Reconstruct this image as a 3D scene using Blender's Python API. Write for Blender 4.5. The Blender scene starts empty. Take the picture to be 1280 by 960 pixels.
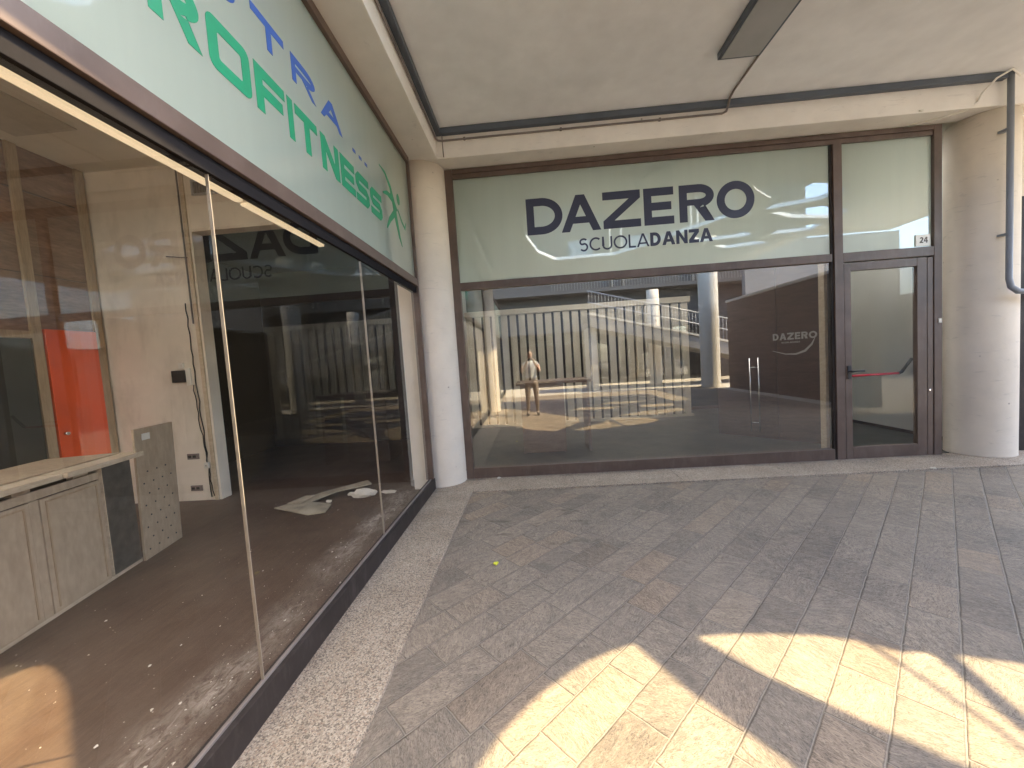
import bpy, bmesh, math, random
from mathutils import Vector, Matrix, Quaternion
from mathutils.geometry import tessellate_polygon
R_ = random.Random(7)
SC = bpy.context.scene
COL = SC.collection

# ------------------------------------------------------------------ camera
cam = bpy.data.cameras.new('camera'); cam_o = bpy.data.objects.new('camera', cam); COL.objects.link(cam_o)
YAW, PIT, ROL = -5.28620256e-02, -6.11664092e-02, 6.72919410e-02
def cam_basis():
    f = Vector((math.sin(YAW)*math.cos(PIT), math.cos(YAW)*math.cos(PIT), math.sin(PIT)))
    r = Vector((math.cos(YAW), -math.sin(YAW), 0)); d = f.cross(r)
    c, s = math.cos(ROL), math.sin(ROL)
    return c*r + s*d, -s*r + c*d, f
cr, cd, cf = cam_basis()
m = Matrix((cr, -cd, -cf)).transposed().to_4x4(); m.translation = (0, 0, 1.5)
cam_o.matrix_world = m
cam.sensor_width = 36; cam.lens = 488.216/1280*36; cam.clip_start = 0.005; cam.clip_end = 500
SC.camera = cam_o

# ------------------------------------------------------------------ light
TO_SUN = Vector((.755, .202, 1.0)).normalized()
EL = math.asin(TO_SUN.z); AZ = math.atan2(TO_SUN.x, TO_SUN.y)
w = bpy.data.worlds.new('World'); SC.world = w; w.use_nodes = True
nt = w.node_tree; nt.nodes.clear()
sky = nt.nodes.new('ShaderNodeTexSky'); sky.sky_type = 'NISHITA'; sky.sun_disc = False
sky.sun_elevation = EL; sky.sun_rotation = AZ; sky.air_density = 1.0; sky.dust_density = 1.5
bg = nt.nodes.new('ShaderNodeBackground'); bg.inputs[1].default_value = .15
wo = nt.nodes.new('ShaderNodeOutputWorld')
nt.links.new(sky.outputs[0], bg.inputs[0]); nt.links.new(bg.outputs[0], wo.inputs[0])
sun = bpy.data.lights.new('sun', 'SUN'); sun.energy = 2.0; sun.angle = math.radians(.5); sun.color = (.92, .735, .44)
sun_o = bpy.data.objects.new('sun', sun); COL.objects.link(sun_o)
sun_o.rotation_euler = TO_SUN.to_track_quat('Z', 'Y').to_euler()
SC.view_settings.view_transform = 'Standard'; SC.view_settings.look = 'None'
SC.view_settings.exposure = 3.38; SC.view_settings.gamma = 1.0
SC.view_settings.use_curve_mapping = False
cy = SC.cycles
cy.use_denoising = True
cy.max_bounces = 12; cy.diffuse_bounces = 6; cy.glossy_bounces = 5; cy.transparent_max_bounces = 24; cy.transmission_bounces = 6
cy.sample_clamp_indirect = 8; cy.caustics_reflective = False; cy.caustics_refractive = False

# ------------------------------------------------------------------ node helpers
class NT:
    def __init__(s, name):
        s.m = bpy.data.materials.new(name); s.m.use_nodes = True
        s.t = s.m.node_tree; s.t.nodes.clear()
        s.out = s.t.nodes.new('ShaderNodeOutputMaterial')
        s._pos = None
    def n(s, typ, ins=None, **kw):
        k = s.t.nodes.new('ShaderNode'+typ)
        for a, v in kw.items(): setattr(k, a, v)
        for i, v in (ins or {}).items(): s.set(k, i, v)
        return k
    def set(s, k, i, v):
        if isinstance(v, bpy.types.NodeSocket): s.t.links.new(v, k.inputs[i])
        elif isinstance(v, bpy.types.Node): s.t.links.new(v.outputs[0], k.inputs[i])
        else:
            if isinstance(v, (tuple, list)) and len(v) == 3 and k.inputs[i].type == 'RGBA': v = (*v, 1)
            k.inputs[i].default_value = v
    def math(s, op, a, b=0.0, c=None, clamp=False):
        k = s.n('Math', {0: a, 1: b}, operation=op, use_clamp=clamp)
        if c is not None: s.set(k, 2, c)
        return k.outputs[0]
    @property
    def pos(s):
        if s._pos is None: s._pos = s.n('NewGeometry').outputs['Position']
        return s._pos
    def obj(s): return s.n('TexCoord').outputs['Object']
    def noise(s, scale, vec=None, detail=4, rough=.55, dist=0.0):
        return s.n('TexNoise', {'Vector': vec if vec is not None else s.pos, 'Scale': scale, 'Detail': detail, 'Roughness': rough, 'Distortion': dist}).outputs[0]
    def map(s, vec, scale=(1, 1, 1), rot=(0, 0, 0), loc=(0, 0, 0)):
        return s.n('Mapping', {'Vector': vec, 'Scale': scale, 'Rotation': rot, 'Location': loc}).outputs[0]
    def ramp(s, fac, stops, interp='LINEAR'):
        k = s.n('ValToRGB', {0: fac}); k.color_ramp.interpolation = interp
        e = k.color_ramp.elements
        while len(e) < len(stops): e.new(.5)
        for el, (p, c) in zip(e, stops):
            el.position = p; el.color = (*c, 1) if len(c) == 3 else c
        return k.outputs[0]
    def mix(s, f, a, b, mode='MIX'):
        k = s.n('Mix', data_type='RGBA', blend_type=mode)
        s.set(k, 0, f); s.set(k, 6, a); s.set(k, 7, b)
        return k.outputs[2]
    def bump(s, h, strength=.3, dist=.01):
        return s.n('Bump', {'Height': h, 'Strength': strength, 'Distance': dist}).outputs[0]
    def pbsdf(s, col, rough=.6, spec=.5, metal=0.0, normal=None, **kw):
        d = {'Base Color': col, 'Roughness': rough, 'Specular IOR Level': spec, 'Metallic': metal}
        if normal is not None: d['Normal'] = normal
        d.update(kw)
        return s.n('BsdfPrincipled', d)
    def done(s, sh):
        s.t.links.new(sh.outputs[0] if isinstance(sh, bpy.types.Node) else sh, s.out.inputs[0]); return s.m

def painted(name, col, var=.12, rough=.6, spec=.4, metal=0.0, scale=3.0, bump=.08, dirt=None, fine=60):
    """worn paint: base colour with broad blotches, fine grain and optional dirt tint"""
    t = NT(name)
    a = t.noise(scale, detail=6); b = t.noise(fine, detail=3)
    lo = tuple(c*(1-var*1.6) for c in col); hi = tuple(min(1, c*(1+var)) for c in col)
    c = t.ramp(a, [(.25, lo), (.75, hi)])
    if dirt:
        d = t.ramp(t.noise(scale*2.3, t.map(t.pos, (1, 1, .35)), 8, .65), [(.5, (0, 0, 0)), (.72, (1, 1, 1))])
        c = t.mix(t.math('MULTIPLY', d, dirt[1]), c, dirt[0])
    r = t.math('ADD', t.math('MULTIPLY', a, .2), rough-.1)
    nm = t.bump(t.math('ADD', b, t.math('MULTIPLY', a, .6)), bump, .004)
    return t.done(t.pbsdf(c, r, spec, metal, nm))

# ------------------------------------------------------------------ materials
def mat_paving():
    t = NT('slate_paving')
    sx = t.n('SeparateXYZ', {0: t.pos})
    # tile grid runs at 45 degrees to the walls
    wob = t.math('MULTIPLY', t.math('SUBTRACT', t.noise(9, detail=2), .5), .010)
    u = t.math('ADD', t.math('MULTIPLY', t.math('ADD', sx.outputs[0], sx.outputs[1]), .70711), wob)
    v = t.math('ADD', t.math('MULTIPLY', t.math('SUBTRACT', sx.outputs[1], sx.outputs[0]), .70711), wob)
    row = t.math('DIVIDE', t.math('ADD', v, .055+19.15), .1915)
    ri = t.math('FLOOR', row); rf = t.math('FRACT', row)
    wn = t.n('TexWhiteNoise', {'W': ri}, noise_dimensions='1D')
    rc = t.n('SeparateColor', {0: wn.outputs[1]})
    ln = t.math('ADD', t.math('MULTIPLY', rc.outputs[0], .20), .32)
    c = t.math('DIVIDE', t.math('ADD', t.math('ADD', u, t.math('MULTIPLY', rc.outputs[1], 3.0)), 30.0), ln)
    ci = t.math('FLOOR', c); cf_ = t.math('FRACT', c)
    cv = t.n('CombineXYZ', {0: ri, 1: ci, 2: 0.0})
    wt = t.n('TexWhiteNoise', {'Vector': cv.outputs[0]}, noise_dimensions='3D')
    tc = t.n('SeparateColor', {0: wt.outputs[1]})
    er = t.math('MULTIPLY', t.math('MINIMUM', rf, t.math('SUBTRACT', 1.0, rf)), .1915)
    ec = t.math('MULTIPLY', t.math('MINIMUM', cf_, t.math('SUBTRACT', 1.0, cf_)), ln)
    ed = t.math('MINIMUM', er, ec)
    ed = t.math('ADD', ed, t.math('MULTIPLY', t.math('SUBTRACT', t.noise(60, detail=3), .5), .004))
    grout = t.n('MapRange', {0: ed, 1: .0020, 2: .0040, 3: 1.0, 4: 0.0}).outputs[0]
    # cleft slate: wavy ridges, turned differently on each stone
    off = t.n('VectorMath', {0: t.pos, 1: wt.outputs[1]}, operation='ADD')
    rotd = t.n('VectorRotate', {'Vector': off.outputs[0], 'Axis': (0, 0, 1), 'Angle': t.math('MULTIPLY', tc.outputs[0], 3.1)}, rotation_type='AXIS_ANGLE').outputs[0]
    rip = t.noise(1.0, t.map(rotd, (34, 95, 34)), 5, .62, 2.6)
    rip2 = t.noise(1.0, t.map(rotd, (11, 24, 11)), 5, .6, 1.8)
    mott = t.noise(7.0, rotd, 5, .6, .4)
    base = t.ramp(tc.outputs[1], [(0, (.165, .152, .138)), (.25, (.225, .205, .182)), (.5, (.265, .24, .208)), (.8, (.30, .265, .225)), (.95, (.315, .25, .19)), (1, (.13, .12, .11))])
    base = t.mix(.4, base, t.ramp(mott, [(.3, (.19, .172, .155)), (.7, (.37, .325, .27))]))
    base = t.mix(1.0, base, t.ramp(rip2, [(.25, (.62, .62, .63)), (.7, (1.2, 1.19, 1.17))]), 'MULTIPLY')
    base = t.mix(1.0, base, t.ramp(rip, [(.34, (.42, .42, .42)), (.50, (1.0, 1.0, 1.0)), (.68, (1.3, 1.29, 1.27))]), 'MULTIPLY')
    # trodden-in dust, and a few damp stains toward the corner
    dust = t.ramp(t.noise(1.3, detail=6, rough=.6), [(.4, (0, 0, 0)), (.75, (1, 1, 1))])
    base = t.mix(t.math('MULTIPLY', dust, .35), base, (.37, .33, .28))
    st = t.ramp(t.noise(2.6, t.map(t.pos, (1, 2.0, 1), (0, 0, .5)), 4, .5, .3), [(.60, (0, 0, 0)), (.66, (1, 1, 1))])
    dx = t.n('VectorMath', {0: t.pos, 1: (-.1, 3.6, 0)}, operation='DISTANCE').outputs['Value']
    stm = t.n('MapRange', {0: dx, 1: .3, 2: 1.2, 3: 1.0, 4: 0.0}).outputs[0]
    base = t.mix(t.math('MULTIPLY', t.math('MULTIPLY', st, stm), .55), base, (.075, .065, .055))
    base = t.mix(1.0, base, (.95, .88, .79), 'MULTIPLY')
    rec = t.math('MULTIPLY', t.n('MapRange', {0: ed, 1: .0046, 2: .0085, 3: 1.0, 4: 0.0}).outputs[0], t.math('MULTIPLY', t.noise(5, detail=3), .85))
    base = t.mix(rec, base, (.075, .066, .056))
    col = t.mix(t.math('MULTIPLY', grout, .55), base, (.40, .345, .275))
    h = t.math('ADD', t.math('MULTIPLY', rip, .5), t.math('MULTIPLY', rip2, .9))
    h = t.math('ADD', h, t.math('MULTIPLY', tc.outputs[2], .35))
    h = t.math('SUBTRACT', h, t.math('ADD', t.math('MULTIPLY', grout, .5), t.math('MULTIPLY', rec, .5)))
    return t.done(t.pbsdf(col, t.math('ADD', .62, t.math('MULTIPLY', mott, .2)), .35, 0, t.bump(h, .9, .009)))

def mat_granite():
    t = NT('speckled_granite')
    v1 = t.n('TexVoronoi', {'Vector': t.pos, 'Scale': 150.0, 'Randomness': 1.0})
    sc = t.n('SeparateColor', {0: v1.outputs[1]})
    c = t.ramp(sc.outputs[0], [(0, (.075, .066, .06)), (.22, (.13, .11, .098)), (.23, (.36, .315, .27)), (.55, (.46, .40, .345)), (.56, (.62, .56, .49)), (.85, (.72, .65, .57)), (.86, (.40, .29, .225))], 'CONSTANT')
    c = t.mix(.42, c, t.ramp(t.noise(260, detail=2), [(.3, (.15, .13, .115)), (.7, (.64, .57, .50))]))
    d = t.ramp(t.noise(2.2, detail=6), [(.35, (.74, .70, .66)), (.7, (1.0, .98, .95))])
    c = t.mix(1.0, c, d, 'MULTIPLY'); c = t.mix(1.0, c, (.93, .90, .83), 'MULTIPLY')
    return t.done(t.pbsdf(c, .6, .4, 0, t.bump(t.noise(200, detail=2), .25, .002)))

def mat_concrete(name, col, streak=.35, marks=True):
    t = NT(name)
    a = t.noise(.9, detail=7, rough=.6); b = t.noise(45, detail=4); g = t.noise(5, detail=5)
    c = t.ramp(a, [(.25, tuple(x*.82 for x in col)), (.75, tuple(min(1, x*1.08) for x in col))])
    c = t.mix(.35, c, t.ramp(g, [(.3, tuple(x*.86 for x in col)), (.7, tuple(min(1, x*1.06) for x in col))]))
    if marks:   # hairline scuffs and rust-brown nicks
        k = t.ramp(t.noise(4.0, t.map(t.pos, (1.2, 1.2, 6), (.2, .4, 0)), 7, .7, .6), [(.60, (0, 0, 0)), (.65, (1, 1, 1))])
        c = t.mix(t.math('MULTIPLY', k, streak), c, tuple(x*.45 for x in col))
        p = t.n('TexVoronoi', {'Vector': t.pos, 'Scale': 3.4})
        pk = t.n('MapRange', {0: p.outputs[0], 1: .028, 2: .05, 3: 1.0, 4: 0.0}).outputs[0]
        c = t.mix(t.math('MULTIPLY', pk, .6), c, (.16, .11, .075))
    return t.done(t.pbsdf(c, .78, .25, 0, t.bump(t.math('ADD', b, t.math('MULTIPLY', g, 1.5)), .25, .004)))

def mat_glass(name, tint, f0, dust=.03, dustcol=(.45, .42, .36), streak=True):
    """clear pane: see-through with an even tint, mirror reflection by angle, thin dust film"""
    t = NT(name)
    lw = t.n('LayerWeight', {'Blend': .5}).outputs['Facing']
    fr = t.math('ADD', t.math('MULTIPLY', t.math('POWER', lw, 5.0), 1-f0), f0)
    front = t.math('SUBTRACT', 1.0, t.n('NewGeometry').outputs['Backfacing'])
    fr = t.math('MULTIPLY', fr, front)
    tr = t.n('BsdfTransparent', {0: tint})
    wav = t.bump(t.noise(.8, detail=1), .0035, .05)
    gl = t.n('BsdfGlossy', {'Color': (.95, .96, .95), 'Roughness': 0.0, 'Normal': wav})
    s = t.n('MixShader', {0: fr, 1: tr, 2: gl})
    di = t.n('BsdfDiffuse', {0: dustcol})
    dn = t.noise(1.0, t.map(t.pos, (3, 3, .7)), 7, .65)
    dm = t.math('MULTIPLY', t.ramp(dn, [(.3, (.35, .35, .35)), (.75, (1, 1, 1))]), dust)
    dm = t.math('MULTIPLY', dm, front)
    return t.done(t.n('MixShader', {0: dm, 1: s, 2: di}))

def mat_frosted():
    t = NT('frosted_film_glass')
    lw = t.n('LayerWeight', {'Blend': .5}).outputs['Facing']
    f0 = .13
    fr = t.math('ADD', t.math('MULTIPLY', t.math('POWER', lw, 5.0), 1-f0), f0)
    a = t.noise(1.2, detail=6); st = t.noise(1.0, t.map(t.pos, (9, 9, .5)), 5, .6)
    c = t.ramp(a, [(.3, (.44, .52, .455)), (.7, (.49, .57, .50))])
    c = t.mix(.4, c, t.ramp(st, [(.3, (.40, .48, .42)), (.7, (.58, .66, .58))]))
    d = t.n('BsdfDiffuse', {0: c}); tl = t.n('BsdfTranslucent', {0: (.88, .92, .86)})
    b = t.n('MixShader', {0: .6, 1: d, 2: tl})
    gl = t.n('BsdfGlossy', {'Color': (.95, .97, .95), 'Roughness': 0.0})
    return t.done(t.n('MixShader', {0: fr, 1: b, 2: gl}))

def mat_wood(name, dark, light, scale=(1, 1, 1), rough=.45, planks=None, spec=.4):
    t = NT(name)
    p = t.map(t.pos, scale)
    g = t.noise(1.0, p, 7, .62, .8)
    f = t.noise(6.0, p, 3, .5)
    c = t.ramp(g, [(.28, dark), (.72, light)])
    c = t.mix(.3, c, t.ramp(f, [(.35, tuple(x*.7 for x in dark)), (.7, light)]))
    h = f
    if planks:
        br = t.n('TexBrick', {'Vector': t.map(t.pos, (1, 1, 1), (0, 0, planks)), 'Color1': (.78, .78, .78), 'Color2': (1.12, 1.08, 1.05), 'Mortar': (.45, .42, .4), 'Scale': 1.0, 'Mortar Size': .0018, 'Brick Width': 1.2, 'Row Height': .125, 'Bias': 0.0}, offset=.37)
        c = t.mix(1.0, c, br.outputs[0], 'MULTIPLY')
    return t, c, h, rough, spec
def wood(*a, **k):
    t, c, h, r, s = mat_wood(*a, **k)
    return t.done(t.pbsdf(c, r, s, 0, t.bump(h, .12, .003)))

def mat_shop_floor():
    t, c, h, r, s = mat_wood('dusty_laminate', (.055, .032, .021), (.105, .064, .042), (30, 2.2, 2), planks=math.pi/2*0, rough=.5)
    # footworn dust: overall film and a brushed streak of plaster along the glass
    film = t.ramp(t.noise(2.3, detail=7, rough=.62), [(.35, (0, 0, 0)), (.8, (1, 1, 1))])
    c = t.mix(t.math('MULTIPLY', film, .24), c, (.26, .21, .165))
    sx = t.n('SeparateXYZ', {0: t.pos})
    line = t.math('ABSOLUTE', t.math('ADD', t.math('ADD', sx.outputs[0], 1.62), t.math('MULTIPLY', t.math('SUBTRACT', t.noise(1.1, detail=3), .5), .35)))
    m1 = t.n('MapRange', {0: line, 1: 0.0, 2: .20, 3: 1.0, 4: 0.0}).outputs[0]
    m2 = t.ramp(t.noise(22, t.map(t.pos, (1, .45, 1)), 8, .75, .8), [(.40, (0, 0, 0)), (.62, (1, 1, 1))])
    m3 = t.ramp(t.noise(1.7, detail=2), [(.4, (.1, .1, .1)), (.62, (1, 1, 1))])
    c = t.mix(t.math('MULTIPLY', t.math('MULTIPLY', m1, m2), t.math('MULTIPLY', m3, .8)), c, (.62, .57, .5))
    return t.done(t.pbsdf(c, .5, .35, 0, t.bump(t.noise(70, detail=3), .1, .002)))

def plain(name, col, rough=.5, metal=0.0, spec=.5, var=.06, emit=None):
    t = NT(name)
    a = t.noise(12, detail=4)
    c = t.ramp(a, [(.3, tuple(x*(1-var) for x in col)), (.7, tuple(min(1, x*(1+var)) for x in col))])
    b = t.pbsdf(c, rough, spec, metal)
    if emit:
        t.set(b, 'Emission Color', emit[0]); t.set(b, 'Emission Strength', emit[1])
    return t.done(b)

M = {}
M['paving'] = mat_paving(); M['granite'] = mat_granite()
M['ceiling'] = mat_concrete('painted_ceiling', (.89, .905, .92), .2, False)
M['beam'] = mat_concrete('painted_beam', (.85, .81, .75), .2)
M['column'] = mat_concrete('painted_column', (.78, .69, .57), .22)
M['court'] = mat_concrete('courtyard_plaster', (.62, .58, .5), .3)
M['courtdark'] = mat_concrete('shade_dark_concrete', (.26, .25, .24), .3)  # darkened colour stands in for shade on the ramp and far walls
M['shadefacade'] = mat_concrete('shade_dark_facade', (.13, .125, .12), .3)  # shade across the courtyard put into a dark wall colour
M['frame'] = painted('bronze_aluminium', (.118, .080, .062), .18, .42, .5, .0, 4, .05, ((.20, .16, .13), .35))
M['framedark'] = painted('dark_aluminium', (.036, .029, .026), .2, .6, .22, .0, 5, .05, ((.12, .1, .09), .3))
M['darkgrey'] = painted('dark_grey_paint', (.10, .118, .145), .12, .5)
M['pipe'] = painted('blue_grey_pipe', (.27, .29, .32), .1, .5)
M['conduit'] = painted('old_conduit', (.22, .19, .175), .2, .55)
M['glassL'] = mat_glass('gym_clear_glass', (.98, .97, .955), .07, .006)
M['glassB'] = mat_glass('studio_clear_glass', (.95, .94, .92), .24, .013, (.42, .42, .40))
M['glassD'] = mat_glass('door_clear_glass', (.97, .97, .95), .03, .025, (.42, .44, .41))
M['frost'] = mat_frosted()
M['silicone'] = plain('silicone_joint', (.27, .235, .19), .4)
M['navy'] = plain('navy_vinyl', (.035, .04, .075), .4)
M['blue'] = plain('blue_vinyl', (.035, .105, .36), .4)
M['green'] = plain('green_vinyl', (.012, .27, .125), .4)
M['creamwall'] = painted('cream_wall', (.80, .73, .62), .1, .8, .2, 0, 1.4, .1, ((.36, .3, .22), .35))
M['greywall'] = painted('grey_white_wall', (.78, .79, .75), .06, .8, .2, 0, 1.2, .05)
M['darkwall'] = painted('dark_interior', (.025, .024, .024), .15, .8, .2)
M['inceil'] = painted('gypsum_ceiling', (.76, .73, .64), .08, .85, .15, 0, 1.5, .05)
M['ply'] = wood('rough_plywood', (.17, .095, .062), (.33, .20, .135), (2.0, 2.0, 9), .7)
M['batten'] = wood('bare_batten', (.30, .21, .13), (.47, .35, .22), (14, 14, 1.5), .65)
M['orange'] = painted('orange_laminate', (.74, .085, .012), .1, .45, .4, 0, 2, .03)
M['black'] = plain('black_plastic', (.02, .02, .022), .45)
M['blackdoor'] = painted('dark_door', (.03, .032, .028), .25, .5, .4)
M['cab'] = wood('worn_beech_laminate', (.36, .275, .19), (.50, .395, .28), (5, 5, 2), .55)
M['cabedge'] = wood('pale_edge', (.50, .40, .28), (.66, .55, .41), (3, 3, 8), .55)
M['steel'] = plain('dull_steel', (.19, .185, .165), .32, .75, .5, .2)
M['white'] = plain('white_plastic', (.72, .69, .62), .4)
M['paper'] = plain('crumpled_paper', (.62, .58, .5), .8, 0, .2)
M['card'] = painted('dirty_card', (.38, .33, .25), .2, .85, .1, 0, 8)
M['shopfloor'] = mat_shop_floor()
M['studiofloor'] = painted('studio_vinyl', (.035, .037, .034), .15, .35, .45, 0, 3)
M['slat'] = painted('beige_slat', (.50, .46, .375), .1, .6, .3, 0, 2)
M['wenge'] = wood('wenge_panel', (.055, .030, .024), (.12, .072, .058), (3, 3, 22), .38, spec=.5)
M['desk'] = wood('desk_panel', (.15, .095, .07), (.26, .175, .13), (2, 2, 10), .5)
M['chrome'] = plain('brushed_chrome', (.75, .75, .74), .22, 1.0)
M['lettergrey'] = plain('silver_letters', (.48, .47, .44), .35, .3)
M['matblack'] = plain('matt_black_profile', (.018, .016, .016), .95, 0, .08)
M['lampcover'] = plain('opal_lamp_cover', (.52, .49, .42), .6)
M['red'] = plain('red_bar', (.52, .02, .045), .35)
M['lamp'] = plain('tube_lamp', (.7, .6, .42), .4, emit=((1, .80, .52), .07))
M['sign'] = plain('white_enamel', (.78, .75, .66), .3)
M['digit'] = plain('brown_digit', (.10, .075, .05), .4)
M['rail'] = painted('grey_rail_paint', (.42, .42, .42), .1, .45, .5, .2)
M['skin'] = plain('skin', (.50, .30, .21), .5)
M['shirt'] = plain('grey_shirt', (.50, .51, .53), .85, 0, .2)
M['trouser'] = plain('taupe_trousers', (.26, .21, .165), .85, 0, .2)
M['shoe'] = plain('dark_shoes', (.08, .07, .065), .6)
M['hair'] = plain('dark_hair', (.03, .022, .016), .6)
M['leaf'] = plain('yellow_leaf', (.75, .72, .05), .6)

# ------------------------------------------------------------------ mesh helpers
def add_box(bm, x0, x1, y0, y1, z0, z1, bev=0.0, mtx=None):
    vs = [bm.verts.new((x, y, z)) for x in (x0, x1) for y in (y0, y1) for z in (z0, z1)]
    q = [(0, 1, 3, 2), (4, 6, 7, 5), (0, 4, 5, 1), (2, 3, 7, 6), (0, 2, 6, 4), (1, 5, 7, 3)]
    fs = [bm.faces.new([vs[i] for i in f]) for f in q]
    if bev > 0:
        es = list({e for f in fs for e in f.edges})
        r = bmesh.ops.bevel(bm, geom=es, offset=bev, segments=2, affect='EDGES', profile=.6)
        vs = list({v for f in r['faces'] for v in f.verts} | {v for v in vs if v.is_valid})
    if mtx is not None:
        bmesh.ops.transform(bm, matrix=mtx, verts=[v for v in vs if v.is_valid])
def add_tube(bm, pts, r, n=10, caps=True):
    pts = [Vector(p) for p in pts]; rs = r if isinstance(r, (list, tuple)) else [r]*len(pts)
    rings = []; up = None
    for i, p in enumerate(pts):
        a = pts[max(i-1, 0)]; b = pts[min(i+1, len(pts)-1)]
        d = (b-a).normalized()
        if up is None: up = Vector((0, 0, 1)) if abs(d.z) < .9 else Vector((1, 0, 0))
        s = d.cross(up).normalized(); up = s.cross(d).normalized()
        k = 1.0
        if 0 < i < len(pts)-1:
            c = (p-a).normalized().dot((b-p).normalized()); k = 1/max(.5, math.sqrt((1+c)/2))
        rings.append([bm.verts.new(p + (s*math.cos(t)+up*math.sin(t))*rs[i]*k) for t in [2*math.pi*j/n for j in range(n)]])
    for A, B in zip(rings, rings[1:]):
        for j in range(n): bm.faces.new((A[j], A[(j+1) % n], B[(j+1) % n], B[j])).smooth = True
    if caps:
        bm.faces.new(rings[0]); bm.faces.new(rings[-1][::-1])
def add_cyl(bm, cx, cy, z0, z1, r, n=48, r2=None): 
    add_tube(bm, [(cx, cy, z0), (cx, cy, z1)], [r, r if r2 is None else r2], n)
def add_poly(bm, loops, f, th):
    """flat polygon (outer loop, then holes) as a plate; f maps (a, b, depth) to xyz"""
    pl = [[Vector((p[0], p[1], 0)) for p in l] for l in loops]
    tris = tessellate_polygon(pl)
    flat = [p for l in pl for p in l]
    A = [bm.verts.new(f(p.x, p.y, 0)) for p in flat]; B = [bm.verts.new(f(p.x, p.y, th)) for p in flat]
    for t in tris:
        try: bm.faces.new([A[i] for i in t]); bm.faces.new([B[i] for i in reversed(t)])
        except ValueError: pass
    k = 0
    for l in pl:
        n = len(l)
        for i in range(n):
            j = (i+1) % n
            bm.faces.new((A[k+i], A[k+j], B[k+j], B[k+i]))
        k += n
    bmesh.ops.recalc_face_normals(bm, faces=bm.faces)
def mk(name, bm, mat, parent=None, label=None, cat=None, group=None, kind=None, smooth=False, loc=None):
    me = bpy.data.meshes.new(name)
    bmesh.ops.recalc_face_normals(bm, faces=bm.faces)
    if loc is not None: bmesh.ops.translate(bm, verts=bm.verts, vec=-Vector(loc))
    bm.to_mesh(me); bm.free()
    if mat: me.materials.append(M[mat] if isinstance(mat, str) else mat)
    o = bpy.data.objects.new(name, me); COL.objects.link(o)
    if loc is not None: o.location = loc
    if parent is not None:
        o.parent = parent
        o.matrix_parent_inverse = PINV.get(parent.name, Matrix.Identity(4))
    PINV[o.name] = Matrix.Identity(4) if loc is None else Matrix.Translation(-Vector(loc))
    tag(o, label, cat, group, kind)
    if smooth:
        for p in me.polygons: p.use_smooth = True
    return o
PINV = {}
def tag(o, label=None, cat=None, group=None, kind=None):
    if label: o['label'] = label
    if cat: o['category'] = cat
    if group: o['group'] = group
    if kind: o['kind'] = kind
def thing(name, loc, label, cat, group=None):
    o = bpy.data.objects.new(name, None); COL.objects.link(o); o.location = loc; o.empty_display_size = .2
    PINV[o.name] = Matrix.Translation(-Vector(loc))
    tag(o, label, cat, group); return o
def B(*boxes, bev=0.0, mtx=None):
    bm = bmesh.new()
    for b in boxes: add_box(bm, *b, bev=bev, mtx=mtx)
    return bm
def part(name, parent, mat, *boxes, bev=0.0, mtx=None, label=None):
    return mk(name, B(*boxes, bev=bev, mtx=mtx), mat, parent, label)
def tube(name, parent, mat, pts, r, n=10, **kw):
    bm = bmesh.new(); add_tube(bm, pts, r, n); return mk(name, bm, mat, parent, **kw)

# ------------------------------------------------------------------ letters (unit cap height, baseline 0)
def arc(cx, cy, rx, ry, a0, a1, n=18):
    return [(cx+rx*math.cos(math.radians(a0+(a1-a0)*i/n)), cy+ry*math.sin(math.radians(a0+(a1-a0)*i/n))) for i in range(n+1)]
def ribbon(pts, t):
    L, Rr = [], []
    for i, p in enumerate(pts):
        a = Vector(pts[max(i-1, 0)]); b = Vector(pts[min(i+1, len(pts)-1)]); d = (b-a)
        d.normalize(); n = Vector((-d.y, d.x)); k = 1.0
        if 0 < i < len(pts)-1:
            c = (Vector(p)-a).normalized().dot((b-Vector(p)).normalized()); k = 1/max(.35, math.sqrt(max(0, (1+c)/2)))
        h = (t[i] if isinstance(t, (list, tuple)) else t)/2
        L.append(tuple(Vector(p)+n*h*k)); Rr.append(tuple(Vector(p)-n*h*k))
    return L + Rr[::-1]
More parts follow.
